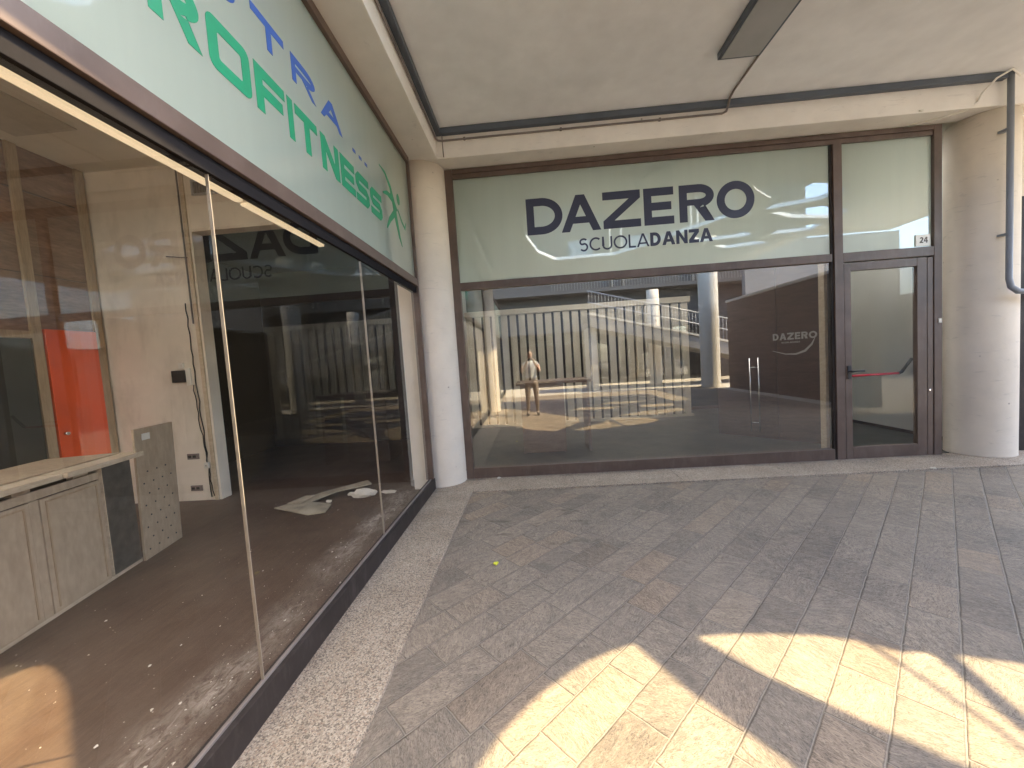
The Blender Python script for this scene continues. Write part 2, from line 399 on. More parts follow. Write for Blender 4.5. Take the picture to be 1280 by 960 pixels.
def glyph(ch, w, t, tech=False):
    """outer loop + holes in a w x 1 cell with stroke t"""
    if ch == 'I': return [[(0, 0), (w, 0), (w, 1), (0, 1)]]
    if ch == 'L': return [[(0, 0), (w, 0), (w, t), (t, t), (t, 1), (0, 1)]]
    if ch == 'T': c = w/2; return [[(c-t/2, 0), (c+t/2, 0), (c+t/2, 1-t), (w, 1-t), (w, 1), (0, 1), (0, 1-t), (c-t/2, 1-t)]]
    if ch == 'F': return [[(0, 0), (t, 0), (t, .5-t/2), (w*.9, .5-t/2), (w*.9, .5+t/2), (t, .5+t/2), (t, 1-t), (w, 1-t), (w, 1), (0, 1)]]
    if ch == 'E': return [[(0, 0), (w, 0), (w, t), (t, t), (t, .5-t/2), (w*.92, .5-t/2), (w*.92, .5+t/2), (t, .5+t/2), (t, 1-t), (w, 1-t), (w, 1), (0, 1)]]
    if ch == 'Z': return [[(0, 0), (w, 0), (w, t), (t*1.45, t), (w, 1-t), (w, 1), (0, 1), (0, 1-t), (w-t*1.45, 1-t), (0, t)]]
    if ch == 'N':
        k = t*1.25; return [[(0, 0), (t, 0), (t, 1-k*1.3), (w-t, 0), (w, 0), (w, 1), (w-t, 1), (w-t, k*1.3), (t, 1), (0, 1)]]
    if ch == 'A':
        c = w/2; s = t*1.08; q = s/2
        ix = lambda z: q*.9 + (c-q*.9)*z          # left edge of stroke centre line
        def inner(z): return s + (c - s*.02 - s)*min(1, z/(1-s*1.0))
        z1, z2 = .22, .22+t*.85; zt = 1 - s*1.15
        il = lambda z: s + (c-s)*z/zt
        return [[(0, 0), (s, 0), (il(z1), z1), (w-il(z1), z1), (w-s, 0), (w, 0), (c+q*1.05, 1), (c-q*1.05, 1)],
                [(il(z2), z2), (w-il(z2), z2), (c, zt)]]
    if ch == 'D':
        o = [(0, 0), (w*.42, 0)] + arc(w*.42, .5, w*.58, .5, -90, 90, 22)[1:-1] + [(w*.42, 1), (0, 1)]
        h = [(t, t), (w*.42, t)] + arc(w*.42, .5, w*.58-t, .5-t, -90, 90, 22)[1:-1] + [(w*.42, 1-t), (t, 1-t)]
        return [o, h]
    if ch == 'O':
        if tech:
            f = lambda m: (lambda r, k: arc(w-k, k, r, r, -90, 0, 5)+arc(w-k, 1-k, r, r, 0, 90, 5)+arc(k, 1-k, r, r, 90, 180, 5)+arc(k, k, r, r, 180, 270, 5))(max(.18-m, .05), m+max(.18-m, .05))
            return [f(0), f(t*.98)]
        return [arc(w/2, .5, w/2, .5, 0, 352, 44), arc(w/2, .5, w/2-t, .5-t, 0, 352, 44)]
    if ch in 'RP':
        b = .44; c = w*.55
        o = [(0, 0), (t, 0), (t, b)] + ([(w*.42, b), (w-t*1.15, 0), (w, 0), (w*.42+t*1.15, b)] if ch == 'R' else []) + arc(c, (1+b-t*.3)/2, w-c, (1-b+t*.3)/2, -85 if ch == 'R' else -90, 90, 16) + [(0, 1)]
        h = [(t, b+t*.75), (c, b+t*.75)] + arc(c, (1-t+b+t*.75)/2, w-c-t, (1-t-b-t*.75)/2, -90, 90, 12)[1:-1] + [(c, 1-t), (t, 1-t)]
        return [o, h]
    if ch == 'U': return [ribbon([(t/2, 1), (t/2, w*.45)] + arc(w/2, w*.45, w/2-t/2, w*.45-t/2, 180, 360, 18) + [(w-t/2, 1)], t)]
    if ch == 'C': return [ribbon(arc(w*.56, .5, w*.56-t/2, .5-t/2, 48, 312, 28), t)]
    if ch == 'S':
        if tech:
            a, b = t/2, 1-t/2
            return [ribbon([(w, b), (t*.9, b), (t/2, b-t*.4), (t/2, .5+t*.4), (t*.9, .5), (w-t*.9, .5), (w-t/2, .5-t*.4), (w-t/2, a+t*.4), (w-t*.9, a), (0, a)], t)]
        r1 = .25-t*.0; c = w/2
        return [ribbon(arc(c, 1-t/2-.215, w/2-t/2, .215, 35, 250, 16)[:-1] + arc(c, t/2+.265, w/2-t/2, .265, 70, -145, 18), t)]
    if ch == '2': return [ribbon(arc(w/2, .70, w/2-t/2, .30-t/2, 165, -20, 12) + [(w*.62, .42), (t*.7, t*.9)], t) , ] 
    if ch == '4': return [[(w*.60, 0), (w*.60+t, 0), (w*.60+t, .22), (w, .22), (w, .22+t), (w*.60+t, .22+t), (w*.60+t, 1), (w*.52, 1), (0, .22+t), (0, .22), (w*.60, .22)], [(t*1.1, .22+t), (w*.60, .22+t), (w*.60, .80)]]
def letter(ch, x0, x1, z0, z1, f, mat, parent, t=.2, tech=False, th=.002, name='letter'):
    H = z1-z0; wd = (x1-x0)/H; bm = bmesh.new()
    add_poly(bm, [[(x0+p[0]*H, z0+p[1]*H) for p in l] for l in glyph(ch, wd, t, tech)], f, th)
    if ch == '2': add_poly(bm, [[(x0, z0), (x1, z0), (x1, z0+t*H), (x0, z0+t*H)]], lambda a, b, d: f(a, b, d-.0006), th)
    return mk(name, bm, mat, parent)

# ================================================================== SETTING
YB, XL = 4.887, -1.24
ZC = 4.18
bm = bmesh.new()
s = 60
bm.faces.new([bm.verts.new(p) for p in ((-s, -s, 0), (s, -s, 0), (s, s, 0), (-s, s, 0))])
o = mk('paving', bm, 'paving', kind='structure', label='slate paving laid on the diagonal with patches of sun')
M['bouncepave'] = mat_concrete('bounce_pavement', (.52, .47, .39), .3)  # pale ground added outside to bounce sunlight into the arcade
bm = bmesh.new()
for x0, x1, y0, y1 in ((-40, 60, -60, -5.6), (6.6, 60, -5.598, 2.4)):
    bm.faces.new([bm.verts.new(p) for p in ((x0, y0, .004), (x1, y0, .004), (x1, y1, .004), (x0, y1, .004))])
mk('bounce_pavement', bm, 'bouncepave', kind='structure', label='pale pavement added beyond the arcade to bounce light back in')
# granite border: a slab course along both shopfronts, a hair above the slate
bm = bmesh.new()
def slab(x0, x1, y0, y1): add_box(bm, x0, x1, y0, y1, -.05, .020, .003)
y = -6.0
while y < 4.39:
    slab(XL-.05, -.778, y+.0015, min(y+1.2, 4.44)-.0015); y += 1.2
x = -.775
while x < 9.0:
    slab(x, x+1.2-.003, 4.385, YB+.05); x += 1.2
slab(XL-.05, -.778, 4.4435, YB+.05)
mk('granite_border', bm, 'granite', kind='structure', label='speckled granite border slabs along the shopfronts')

# roof slab with the scalloped opening and smaller openings (all cut through the slab)
SH = TO_SUN*(ZC/TO_SUN.z)
def up(pts): return [(p[0]+SH.x, p[1]+SH.y) for p in pts]
front = [(-3.0, 1.55), (-2.92, 1.78), (-2.84, 1.88), (-2.76, 1.92), (-2.66, 1.905), (-2.5, 1.83), (-2.31, 1.71), (-2.1, 1.55), (-1.86, 1.365), (-1.5, 1.02), (-1.1, .78), (-.75, .86), (-.48, 1.08), (-.36, 1.24), (-.286, 1.35), (-.235, 1.44), (-.175, 1.52), (-.075, 1.635), (.04, 1.736), (.19, 1.845), (.336, 1.916), (.45, 1.955), (.6, 1.985), (.746, 2.0), (1.02, 2.014), (1.25, 2.005), (1.44, 1.984), (1.56, 1.95), (1.65, 1.905), (1.72, 1.86), (1.78, 1.86), (1.85, 1.85), (2.0, 1.82), (2.125, 1.785), (2.4, 1.66), (2.75, 1.4)]
back = [(2.6, .95), (1.7, .62), (1.1, .35), (.45, -.55), (-.2, -1.5), (-.7, -2.05), (-2.3, -2.1), (-2.8, -1.2), (-3.1, .2)]
HOLES = [front+back,
    [(2.0, .42), (2.9, .60), (3.75, .20), (3.75, -.30), (2.7, -.02)],
    [(1.9, -1.9), (2.9, -1.75), (3.5, -2.1), (2.4, -2.3)],
    [(1.0, -.95), (2.2, -.80), (2.5, -1.20), (1.3, -1.40)],
    [(2.9, -.75), (3.8, -.65), (3.9, -1.15), (3.0, -1.25)]]
FILL_HOLES = [[(.2, 6.0), (3.2, 6.0), (3.2, 8.4), (.2, 8.4)], [(4.3, 5.5), (5.3, 5.5), (5.3, 7.6), (4.3, 7.6)], [(-4.9, -2.6), (-1.9, -2.6), (-1.9, .8), (-4.9, .8)]]  # unseen openings added to brighten the shop interiors
RX0, RX1, RY0, RY1 = -6.6, 10.6, -3.2, 10.6
bm = bmesh.new()
add_poly(bm, [[(RX0, RY0), (7.2, RY0), (7.2, -.9), (9.4, -.9), (9.4, 3.0), (RX1, 3.0), (RX1, RY1), (RX0, RY1)]] + [up(h) for h in HOLES] + FILL_HOLES, lambda a, b, d: (a, b, ZC+d), .08)
mk('arcade_ceiling', bm, 'ceiling', kind='structure', label='pale painted arcade ceiling slab with curved openings')
# ribs across the opening: one broad tapering concrete rib, two thin bars
def rib(name, pts, z0, th, mat, label):
    bm = bmesh.new(); k = TO_SUN*(z0/TO_SUN.z)
    add_poly(bm, [[(p[0]+k.x, p[1]+k.y) for p in pts]], lambda a, b, d: (a, b, z0+d), th)
    mk(name, bm, mat, label=label, cat='roof rib')
rib('roof_rib', [(.44, 1.985), (.62, 1.66), (.84, 1.36), (1.02, 1.02), (1.1, .42), (1.75, .66), (1.5, 1.27), (1.354, 1.38), (1.12, 1.6), (.971, 1.735), (.74, 2.03)], ZC+.004, .03, 'beam', 'broad tapering concrete rib across the roof opening')
rib('roof_bar', [(1.80, 1.90), (1.775, 1.70), (1.735, 1.47), (1.66, .60), (1.74, .62), (1.81, 1.47), (1.85, 1.70), (1.885, 1.88)], ZC+.01, .02, 'conduit', 'narrow steel bar nearest the right end of the roof opening')
rib('roof_cable', [(1.55, 1.93), (1.60, 1.75), (1.65, 1.5), (1.70, .60), (1.712, .60), (1.665, 1.5), (1.613, 1.75), (1.565, 1.93)], ZC+.015, .02, 'conduit', 'thin curved cable slung under the roof opening')

t = NT('opal_fill_sheet'); M['opal'] = t.done(t.n('BsdfTranslucent', {0: (.85, .85, .82)}))  # translucent sheet for the added openings, lets extra light indoors
for h, lb in zip(FILL_HOLES, ('large opal sheet added over the dance school for interior light', 'narrow opal sheet added near the emergency door for interior light', 'opal sheet added over the near end of the gym for interior light')):
    rl = thing('added_rooflight', (h[0][0], h[0][1], 4.26), lb, 'added_rooflight')
    (a, b), (c, e) = h[0], h[2]
    part('sheet', rl, 'opal', (a-.05, c+.05, b-.05, e+.05, 4.285, 4.29)); part('kerb', rl, 'framedark', (a-.08, a-.001, b, e, 4.262, 4.283), (c+.001, c+.08, b, e, 4.262, 4.283), (a-.08, c+.08, b-.08, b-.002, 4.262, 4.283), (a-.08, c+.08, e+.002, e+.08, 4.262, 4.283))
# beams over the shopfronts
bm = bmesh.new(); add_box(bm, RX0+.1, RX1-.1, 4.626, 4.886, 3.87, ZC-.001, .008)
mk('concrete_beam', bm, 'beam', label='cream concrete beam above the dance school shopfront', cat='beam')
bm = bmesh.new(); add_box(bm, -1.33, -.934, RY0+.1, 4.622, 3.87, ZC-.001, .008)
mk('concrete_beam', bm, 'beam', label='cream concrete beam above the gym shopfront', cat='beam')
# wall in front of each shop above the frames
# columns
def column(x, y, r, z1, label, mat='column', group=None):
    bm = bmesh.new()
    prof = [(0, r+.004), (.03, r)] + [(z1*i/8, r) for i in range(1, 9)]
    add_tube(bm, [(x, y, z) for z, _ in prof], [q for _, q in prof], 56)
    mk('round_column', bm, mat, label=label, cat='column', group=group, loc=(x, y, 0))
column(-1.20, 4.875, .285, 3.868, 'slim cream round column in the corner between the two shopfronts')
column(5.335, 4.94, .295, 3.868, 'cream round column to the right of the emergency door')

# ================================================================== GYM SHOPFRONT (left)
g = thing('gym_shopfront', (XL, 1.5, 0), 'brown framed glass shopfront with blue and green lettering on its frosted band', 'shopfront')
Y0, Y1 = -1.29, 4.50
YE = 4.566
part('bottom_rail', g, 'framedark', (XL-.07, XL, Y0, YE, .012, .15), bev=.004)
part('glazing_trim', g, 'conduit', (XL-.045, XL-.028, Y0, Y1, .1505, .160))
part('transom', g, 'frame', (XL-.05, XL, Y0, 4.49, 2.415, 2.50), bev=.004)
part('transom_lip', g, 'matblack', (XL-.075, XL-.022, Y0, 4.49, 2.345, 2.413), bev=.003)
part('top_rail', g, 'frame', (XL-.09, XL, Y0, 4.49, 3.795, 3.866), bev=.004)
part('end_post', g, 'frame', (XL-.09, XL, 4.493, YE-.036, .152, 3.866), (XL-.09, XL-.012, YE-.034, YE, .152, 3.866), bev=.004)
part('end_post', g, 'frame', (XL-.09, XL, Y0-.08, Y0-.002, .012, 3.866), bev=.004)
js = [Y0, .15, 1.592, 3.03, 4.49]
for a, b in zip(js, js[1:]):
    part('glass_pane', g, 'glassL', (XL-.045, XL-.033, a+.005, b-.005, .161, 2.344))
for a in js[1:-1]:
    part('joint', g, 'silicone', (XL-.046, XL-.032, a-.002, a+.002, .161, 2.343))
fp = part('frosted_panel', g, 'frost', (XL-.045, XL-.03, Y0, 4.49, 2.502, 3.793))
fL = lambda a, b, d: (XL-.030+d, a, b)
for ch, a, b in (('S', 1.645, 1.865), ('T', 1.975, 2.235), ('R', 2.30, 2.55), ('A', 2.605, 2.90)):
    letter(ch, a, b, 3.20, 3.357, fL, 'blue', fp, t=.255 if ch != 'T' else .27)
for k in range(3):
    bm = bmesh.new(); add_poly(bm, [[(3.06+.11*k, 3.19), (3.11+.11*k, 3.19), (3.11+.11*k, 3.215), (3.06+.11*k, 3.215)]], fL, .002); mk('dot', bm, 'blue', fp)
for ch, a, b in (('R', 1.40, 1.63), ('O', 1.668, 1.922), ('F', 1.955, 2.195), ('I', 2.218, 2.268), ('T', 2.29, 2.525), ('N', 2.565, 2.80), ('E', 2.825, 3.05), ('S', 3.07, 3.315), ('S', 3.345, 3.60)):
    letter(ch, a, b, 2.832, 3.063, fL, 'green', fp, t=.25 if ch != 'I' else .9, tech=True)
def logo():
    bm = bmesh.new()
    k = 0
    for pts, wd in (([(3.62, 3.36), (3.76, 3.35), (3.88, 3.27), (3.95, 3.14), (4.0, 2.98), (4.06, 2.84), (4.12, 2.76)], [.01, .03, .05, .085, .075, .05, .015]),
                    ([(3.66, 3.13), (3.78, 3.17), (3.92, 3.17), (4.04, 3.10)], [.015, .045, .07, .03]),
                    ([(3.70, 2.82), (3.80, 2.93), (3.92, 3.02), (3.99, 3.08)], [.012, .05, .06, .05]),
                    ([(4.06, 3.12), (4.17, 3.03), (4.26, 2.99), (4.30, 3.06)], [.02, .03, .025, .01])):
        add_poly(bm, [ribbon(pts, wd)], lambda a, b, d, k=k: (XL-.030+d+k, a, b), .0018); k += .0004
    add_poly(bm, [arc(4.10, 3.235, .045, .055, 0, 345, 20)], lambda a, b, d: (XL-.0282+d, a, b), .0018)
    return bm
mk('runner_logo', logo(), 'green', fp)

# ================================================================== DANCE SCHOOL SHOPFRONT (back)
d = thing('dance_shopfront', (2.0, YB, 0), 'brown framed glass front with navy dance school lettering and a single door', 'shopfront')
X0, X1 = -.918, 4.862
FY = YB+.09
part('jamb', d, 'frame', (X0, X0+.095, YB, FY, .012, 3.866), bev=.004)
part('jamb', d, 'frame', (4.775, X1, YB, FY, .012, 3.866), bev=.004)
part('mullion', d, 'frame', (3.655, 3.755, YB, FY, .012, 3.752), bev=.004)
part('mullion_post', d, 'framedark', (3.628, 3.653, YB+.02, FY, .012, 3.752), bev=.003)
part('top_rail', d, 'frame', (X0+.097, 4.773, YB, FY, 3.812, 3.866), (X0+.097, 4.773, YB+.012, FY, 3.755, 3.809), bev=.004)
part('transom', d, 'frame', (X0+.097, 3.626, YB, FY, 2.405, 2.497), bev=.004)
part('transom', d, 'frame', (3.757, 4.773, YB, FY, 2.39, 2.497), bev=.004)
part('bottom_rail', d, 'frame', (X0+.097, 3.626, YB, FY, .012, .15), bev=.004)
part('glass_pane', d, 'glassB', (X0+.097, 3.626, YB+.04, YB+.052, .151, 2.404))
fp = part('frosted_panel', d, 'frost', (X0+.097, 3.626, YB+.035, YB+.05, 2.498, 3.754))
fp2 = part('frosted_panel', d, 'frost', (3.757, 4.773, YB+.035, YB+.05, 2.498, 3.754))
fB = lambda a, b, dd: (a, YB+.035-dd, b)
for ch, a, b in (('D', .055, .495), ('A', .475, .955), ('Z', .985, 1.435), ('E', 1.475, 1.83), ('R', 1.895, 2.305), ('O', 2.335, 2.775)):
    letter(ch, a, b, 3.012, 3.447, fB, 'navy', fp, t=.215)
xs = .68
for ch, wd, t in (('S', .105, .13), ('C', .14, .13), ('U', .12, .13), ('O', .165, .13), ('L', .085, .13), ('A', .15, .13), ('D', .125, .235), ('A', .155, .235), ('N', .135, .235), ('Z', .12, .235), ('A', .155, .235)):
    letter(ch, xs, xs+wd, 2.765, 2.925, fB, 'navy', fp, t=t); xs += wd + (.012 if ch in 'LA' else .0165) - (.01 if ch == 'Z' else 0)
# door leaf
dr = part('door', d, 'frame', (3.765, 3.842, YB+.008, YB+.068, .02, 2.375), (4.592, 4.70, YB+.008, YB+.068, .02, 2.375), (4.706, 4.768, YB+.008, YB+.068, .02, 2.375),
          (3.844, 4.59, YB+.008, YB+.068, 2.283, 2.375), (3.844, 4.59, YB+.008, YB+.068, .02, .165), bev=.003)
mk('door_glass', B((3.844, 4.59, YB+.03, YB+.042, .1655, 2.282)), 'glassD', dr)
tube('push_bar', dr, 'red', [(3.855, YB+.15, 1.02), (4.50, YB+.15, 1.02)], .014, 12)
bm = bmesh.new(); add_box(bm, 3.80, 3.86, YB+.071, YB+.16, .98, 1.12, .006); mk('push_bar_case', bm, 'black', dr)
bm = bmesh.new(); add_tube(bm, [(4.50, YB+.15, 1.02), (4.535, YB+.15, 1.03), (4.57, YB+.13, 1.10), (4.60, YB+.085, 1.20)], .017, 8); mk('push_bar_arm', bm, 'black', dr)
bm = bmesh.new(); add_box(bm, 3.785, 3.825, YB-.004, YB+.007, 1.0, 1.16, .003)
add_tube(bm, [(3.805, YB, 1.09), (3.805, YB-.045, 1.09), (3.83, YB-.052, 1.09), (3.94, YB-.05, 1.09)], .010, 8); mk('lever_handle', bm, 'black', dr)
bm = bmesh.new(); add_box(bm, 4.815, 4.85, YB-.012, YB-.001, 1.60, 1.65, .003); mk('door_contact', bm, 'white', d)
bm = bmesh.new(); add_box(bm, 4.715, 4.735, YB-.002, YB+.007, .80, .82, .002); mk('lock_cylinder', bm, 'chrome', dr)
# number plate on the side frosted panel
n_ = thing('number_plate', (4.67, YB+.02, 2.5), 'small white enamel plate numbered 24 above the emergency door', 'number plate')
part('plate', n_, 'sign', (4.592, 4.752, YB+.022, YB+.0345, 2.512, 2.642), bev=.002)
fN = lambda a, b, dd: (a, YB+.0215-dd, b)
letter('2', 4.632, 4.672, 2.545, 2.612, fN, 'digit', n_, t=.2, name='digit')
letter('4', 4.678, 4.722, 2.545, 2.612, fN, 'digit', n_, t=.18, name='digit')

# neighbour shop front to the right of the column (only its edge shows)
nb = thing('neighbour_shopfront', (7.0, YB, 0), 'dark framed shopfront at the right edge beyond the round column', 'shopfront')
part('frame', nb, 'framedark', (5.64, 5.86, YB, FY, .012, 2.98), (5.862, 10.4, YB, FY, 2.88, 2.98), (5.862, 10.4, YB, FY, .012, .15), (8.0, 8.08, YB, FY, .152, 2.878), bev=.004)
part('glass_pane', nb, 'glassB', (5.862, 7.998, YB+.04, YB+.052, .152, 2.878)); part('glass_pane', nb, 'glassB', (8.082, 10.4, YB+.04, YB+.052, .152, 2.878))
part('fascia', nb, 'column', (5.56, 10.4, YB+.005, FY+.1, 2.982, 3.868))

# ================================================================== CEILING FITTINGS
bm = bmesh.new()
add_box(bm, -.925, -.865, -1.5, 4.617, 4.115, ZC-.002, .006); add_box(bm, -.863, 5.20, 4.556, 4.618, 4.112, ZC-.003, .006)
mk('shadow_gap_strip', bm, 'darkgrey', label='dark grey strip for the shadow gap along the ceiling edge turning at the corner', cat='ceiling_strip')  # solid dark strip stands in for a shadow gap at the ceiling edge
bm = bmesh.new()
add_tube(bm, [(-.918, -1.4, 4.06), (-.918, 4.55, 4.06), (-.90, 4.595, 4.06), (-.86, 4.612, 4.06), (2.28, 4.612, 4.06), (2.32, 4.605, 4.075), (2.32, 4.56, 4.10), (2.32, 4.52, 4.165), (2.305, 4.4, 4.168), (2.29, 3.90, 4.168)], .011, 8)
for x in (-.6, .5, 1.6): add_box(bm, x-.012, x+.012, 4.598, 4.6255, 4.045, 4.075, .003)
mk('conduit', bm, 'conduit', label='thin grey conduit running along both beams up to the ceiling lamp', cat='conduit')
tube('drop_cable', None, 'conduit', [(-.858, 4.617, 4.11), (-.858, 4.620, 4.0), (-.856, 4.620, 3.885)], .006, 6, label='short thin cable hanging down the beam at the corner', cat='cable')
cl = thing('ceiling_lamp', (2.07, 3.2, ZC-.001), 'long grey rectangular lamp fixed to the arcade ceiling', 'ceiling lamp')
part('housing', cl, 'darkgrey', (1.885, 2.265, 2.45, 3.87, ZC-.06, ZC-.002), bev=.006)
part('diffuser', cl, 'rail', (1.91, 2.24, 2.48, 3.845, ZC-.0665, ZC-.0605), bev=.002)
bm = bmesh.new()
add_tube(bm, [(5.235, 4.57, 4.17), (5.235, 4.57, 2.02), (5.245, 4.56, 1.93), (5.29, 4.54, 1.875), (5.45, 4.54, 1.86), (5.75, 4.60, 1.86), (5.9, 4.87, 1.86)], .027, 14)
for z in (3.6, 2.5): add_box(bm, 5.203, 5.267, 4.565, 4.66, z-.012, z+.012, .004)
mk('drain_pipe', bm, 'pipe', label='blue grey pipe running down the right column and bending right', cat='pipe')
tube('loose_cable', None, 'white', [(5.32, 4.56, 4.12), (5.17, 4.50, 4.16), (5.05, 4.53, 4.10), (4.98, 4.60, 4.0), (4.96, 4.615, 3.93), (4.88, 4.66, 3.865), (4.70, 4.76, 3.862), (4.45, 4.86, 3.862)], .009, 8, label='pale loose cable drooping from the ceiling edge by the pipe', cat='cable')
bm = bmesh.new(); add_box(bm, 4.36, 4.40, 4.612, 4.6255, 3.88, 3.90, .003)
mk('white_clip', bm, 'white', label='tiny white clip on the beam above the emergency door', cat='clip')

# ================================================================== GYM INTERIOR
mk('gym_floor', B((-6.3, -1.32, -3.0, 8.2, -.05, .010)), 'shopfloor', kind='structure', label='dusty dark laminate floor of the empty gym')
cw = thing('cream_wall', (-3.5, 4.65, 0), 'cream interior wall with a wide dark opening at the end of the gym', 'wall')
part('wall_panel', cw, 'creamwall', (-5.235, -3.962, 4.60, 4.76, .010, 4.088))
part('header', cw, 'creamwall', (-3.96, -1.512, 4.60, 4.76, 3.29, 4.088))
part('pier', cw, 'creamwall', (-1.51, -1.335, 4.60, 4.76, .010, 4.088), label='narrow grey pier beside the shop window')
part('corner_strip', cw, 'cabedge', (-4.03, -3.985, 4.575, 4.598, .01, 4.08), bev=.004)
bm = bmesh.new(); add_tube(bm, [(-4.06, 4.585, 4.05), (-4.06, 4.585, 2.2)], .009, 6); add_tube(bm, [(-4.30, 4.585, 3.02), (-4.0, 4.585, 2.98)], .006, 6)
mk('wire_cover', bm, 'conduit', cw)
bw = thing('plywood_wall', (-5.3, 2.5, 0), 'rough brown plywood wall with upright battens left of the cream wall', 'wall')
part('sheet', bw, 'ply', (-5.42, -5.237, -3.0, 4.60, .01, 4.088))
for y in (3.92, 4.53, 2.7, 1.5): part('batten', bw, 'batten', (-5.235, -5.205, y-.045, y+.045, .012, 4.085), bev=.003)
part('cross_seam', bw, 'wenge', (-5.236, -5.228, -2.9, 4.46, 3.62, 3.63)); part('cross_seam', bw, 'wenge', (-5.236, -5.228, -2.9, 4.46, 2.75, 2.756))
dd_ = thing('orange_door', (-5.2, 4.25, 0), 'plain orange red door panel at the end of the plywood wall', 'door')
part('leaf', dd_, 'orange', (-5.233, -5.20, 3.985, 4.483, .03, 2.17), bev=.003)
bm = bmesh.new(); add_tube(bm, [(-5.198, 4.04, 1.02), (-5.16, 4.04, 1.02)], .018, 10); mk('knob', bm, 'chrome', dd_)
dk = thing('black_door', (-5.2, 3.4, 0), 'black door standing left of the orange door', 'door')
part('leaf', dk, 'blackdoor', (-5.233, -5.20, 2.99, 3.855, .03, 2.06), bev=.003)
part('frame', dk, 'batten', (-5.233, -5.185, 2.765, 2.985, .012, 2.14), (-5.233, -5.19, 2.987, 3.873, 2.065, 2.14), bev=.003)
bm = bmesh.new(); add_poly(bm, [[(-5.42, -3.0), (-1.33, -3.0), (-1.33, 4.76), (-5.42, 4.76)], FILL_HOLES[2]], lambda a, b, dd: (a, b, 4.09+dd), .07)
mk('gym_ceiling', bm, 'inceil', kind='structure', label='flat grey gypsum ceiling of the gym')
cl = thing('recessed_lamp', (-4.6, 3.4, 4.09), 'unlit flat rectangular lamp on the gym ceiling', 'ceiling lamp')
part('panel', cl, 'lampcover', (-5.03, -4.37, 2.5, 3.84, 4.076, 4.0895), bev=.003)
vg = thing('vent_grille', (-3.69, 4.6, 3.79), 'small grey slatted air vent above the dark opening', 'vent')
part('frame', vg, 'rail', (-3.89, -3.50, 4.575, 4.5985, 3.70, 3.72), (-3.89, -3.50, 4.575, 4.5985, 3.86, 3.88), (-3.89, -3.87, 4.575, 4.5985, 3.722, 3.858), (-3.52, -3.50, 4.575, 4.5985, 3.722, 3.858))
for k in range(11): part('slat', vg, 'conduit', (-3.863+.0315*k, -3.846+.0315*k, 4.582, 4.597, 3.722, 3.858))
part('backing', vg, 'black', (-3.868, -3.522, 4.5975, 4.599, 3.722, 3.858))
th_ = thing('alarm_keypad', (-4.3, 4.6, 1.5), 'black keypad with a white box on the cream wall', 'keypad')
part('screen', th_, 'black', (-4.395, -4.225, 4.562, 4.5985, 1.50, 1.645), bev=.004)
part('side_box', th_, 'white', (-4.222, -4.165, 4.572, 4.5985, 1.455, 1.665), bev=.004)
part('sensor', th_, 'white', (-4.30, -4.245, 4.57, 4.5985, 1.668, 1.735), bev=.004)
def wob(p, n=26, a=.012):
    out = []
    for i in range(n+1):
        q = p[0]+(p[1]-p[0])*i/n; out.append((q[0]+R_.uniform(-a, a), q[1], q[2]))
    return out
tube('wall_cable', None, 'black', wob((Vector((-4.13, 4.588, 2.45)), Vector((-4.075, 4.588, .05)))), .006, 6, label='dark cable hanging down the cream wall past the sockets', cat='cable')
tube('wall_cable', None, 'black', wob((Vector((-4.15, 4.583, 1.46)), Vector((-4.05, 4.583, .06))), 20, .016), .005, 6, label='shorter kinked cable dropping from the keypad', cat='cable')
for z, lb in ((.57, 'upper grey wall socket beside the hanging cables'), (.17, 'lower grey wall socket near the gym floor')):
    so = thing('wall_socket', (-4.28, 4.6, z), lb, 'socket')
    part('plate', so, 'conduit', (-4.34, -4.19, 4.585, 4.5985, z-.035, z+.035), bev=.003)
    part('outlet', so, 'black', (-4.325, -4.285, 4.582, 4.5845, z-.015, z+.015)); part('outlet', so, 'black', (-4.265, -4.225, 4.582, 4.5845, z-.015, z+.015))
bx = thing('junction_box', (-4.08, 4.58, .45), 'little white junction box joining the cables low on the wall', 'junction box')
part('body', bx, 'white', (-4.11, -4.05, 4.555, 4.581, .42, .49), bev=.004); part('screw', bx, 'chrome', (-4.085, -4.075, 4.552, 4.5545, .45, .46))
# two tube lamps under the transom
for y0, y1, z, lb in ((-.75, 1.962, 2.412, 'longer pale tube lamp fixed behind the gym transom'), (1.968, 2.74, 2.408, 'shorter pale tube lamp at the far end behind the transom')):
    l_ = thing('tube_lamp', (-1.42, (y0+y1)/2, z), lb, 'lamp', 'tube lamps behind the transom')
    part('body', l_, 'white', (-1.445, -1.388, y0, y1, z-.012, z+.03), bev=.004)
    part('tube', l_, 'lamp', (-1.436, -1.397, y0+.02, y1-.004, z-.026, z-.0125), bev=.005)
# counter, turned a little from the wall; local axes: t along the front, q to the back
P0 = Vector((-3.14, 1.985, 0)); DT = Vector((-.22, .975, 0)).normalized(); DQ = Vector((-.975, -.22, 0)).normalized()
LM = Matrix((( DT.x, DQ.x, 0, P0.x), (DT.y, DQ.y, 0, P0.y), (0, 0, 1, 0), (0, 0, 0, 1)))
k_ = thing('reception_counter', (-3.3, 2.2, 0), 'worn beech counter with two cupboard doors and loose top boards', 'counter')
def cp(name, mat, *bx, bev=.002, **kw): return part(name, k_, mat, *bx, bev=bev, mtx=LM, **kw)
cp('plinth', 'cabedge', (-.9, 1.10, .01, .03, .012, .045))
cp('face_frame', 'cab', (-.9, 1.07, .004, .026, .815, .868), (-.9, -.84, .004, .026, .047, .813), (.765, .785, .004, .026, .047, .813))
cp('stile', 'cab', (.256, .314, -.009, .026, .047, .813), label='brownish upright between the two cupboard doors')
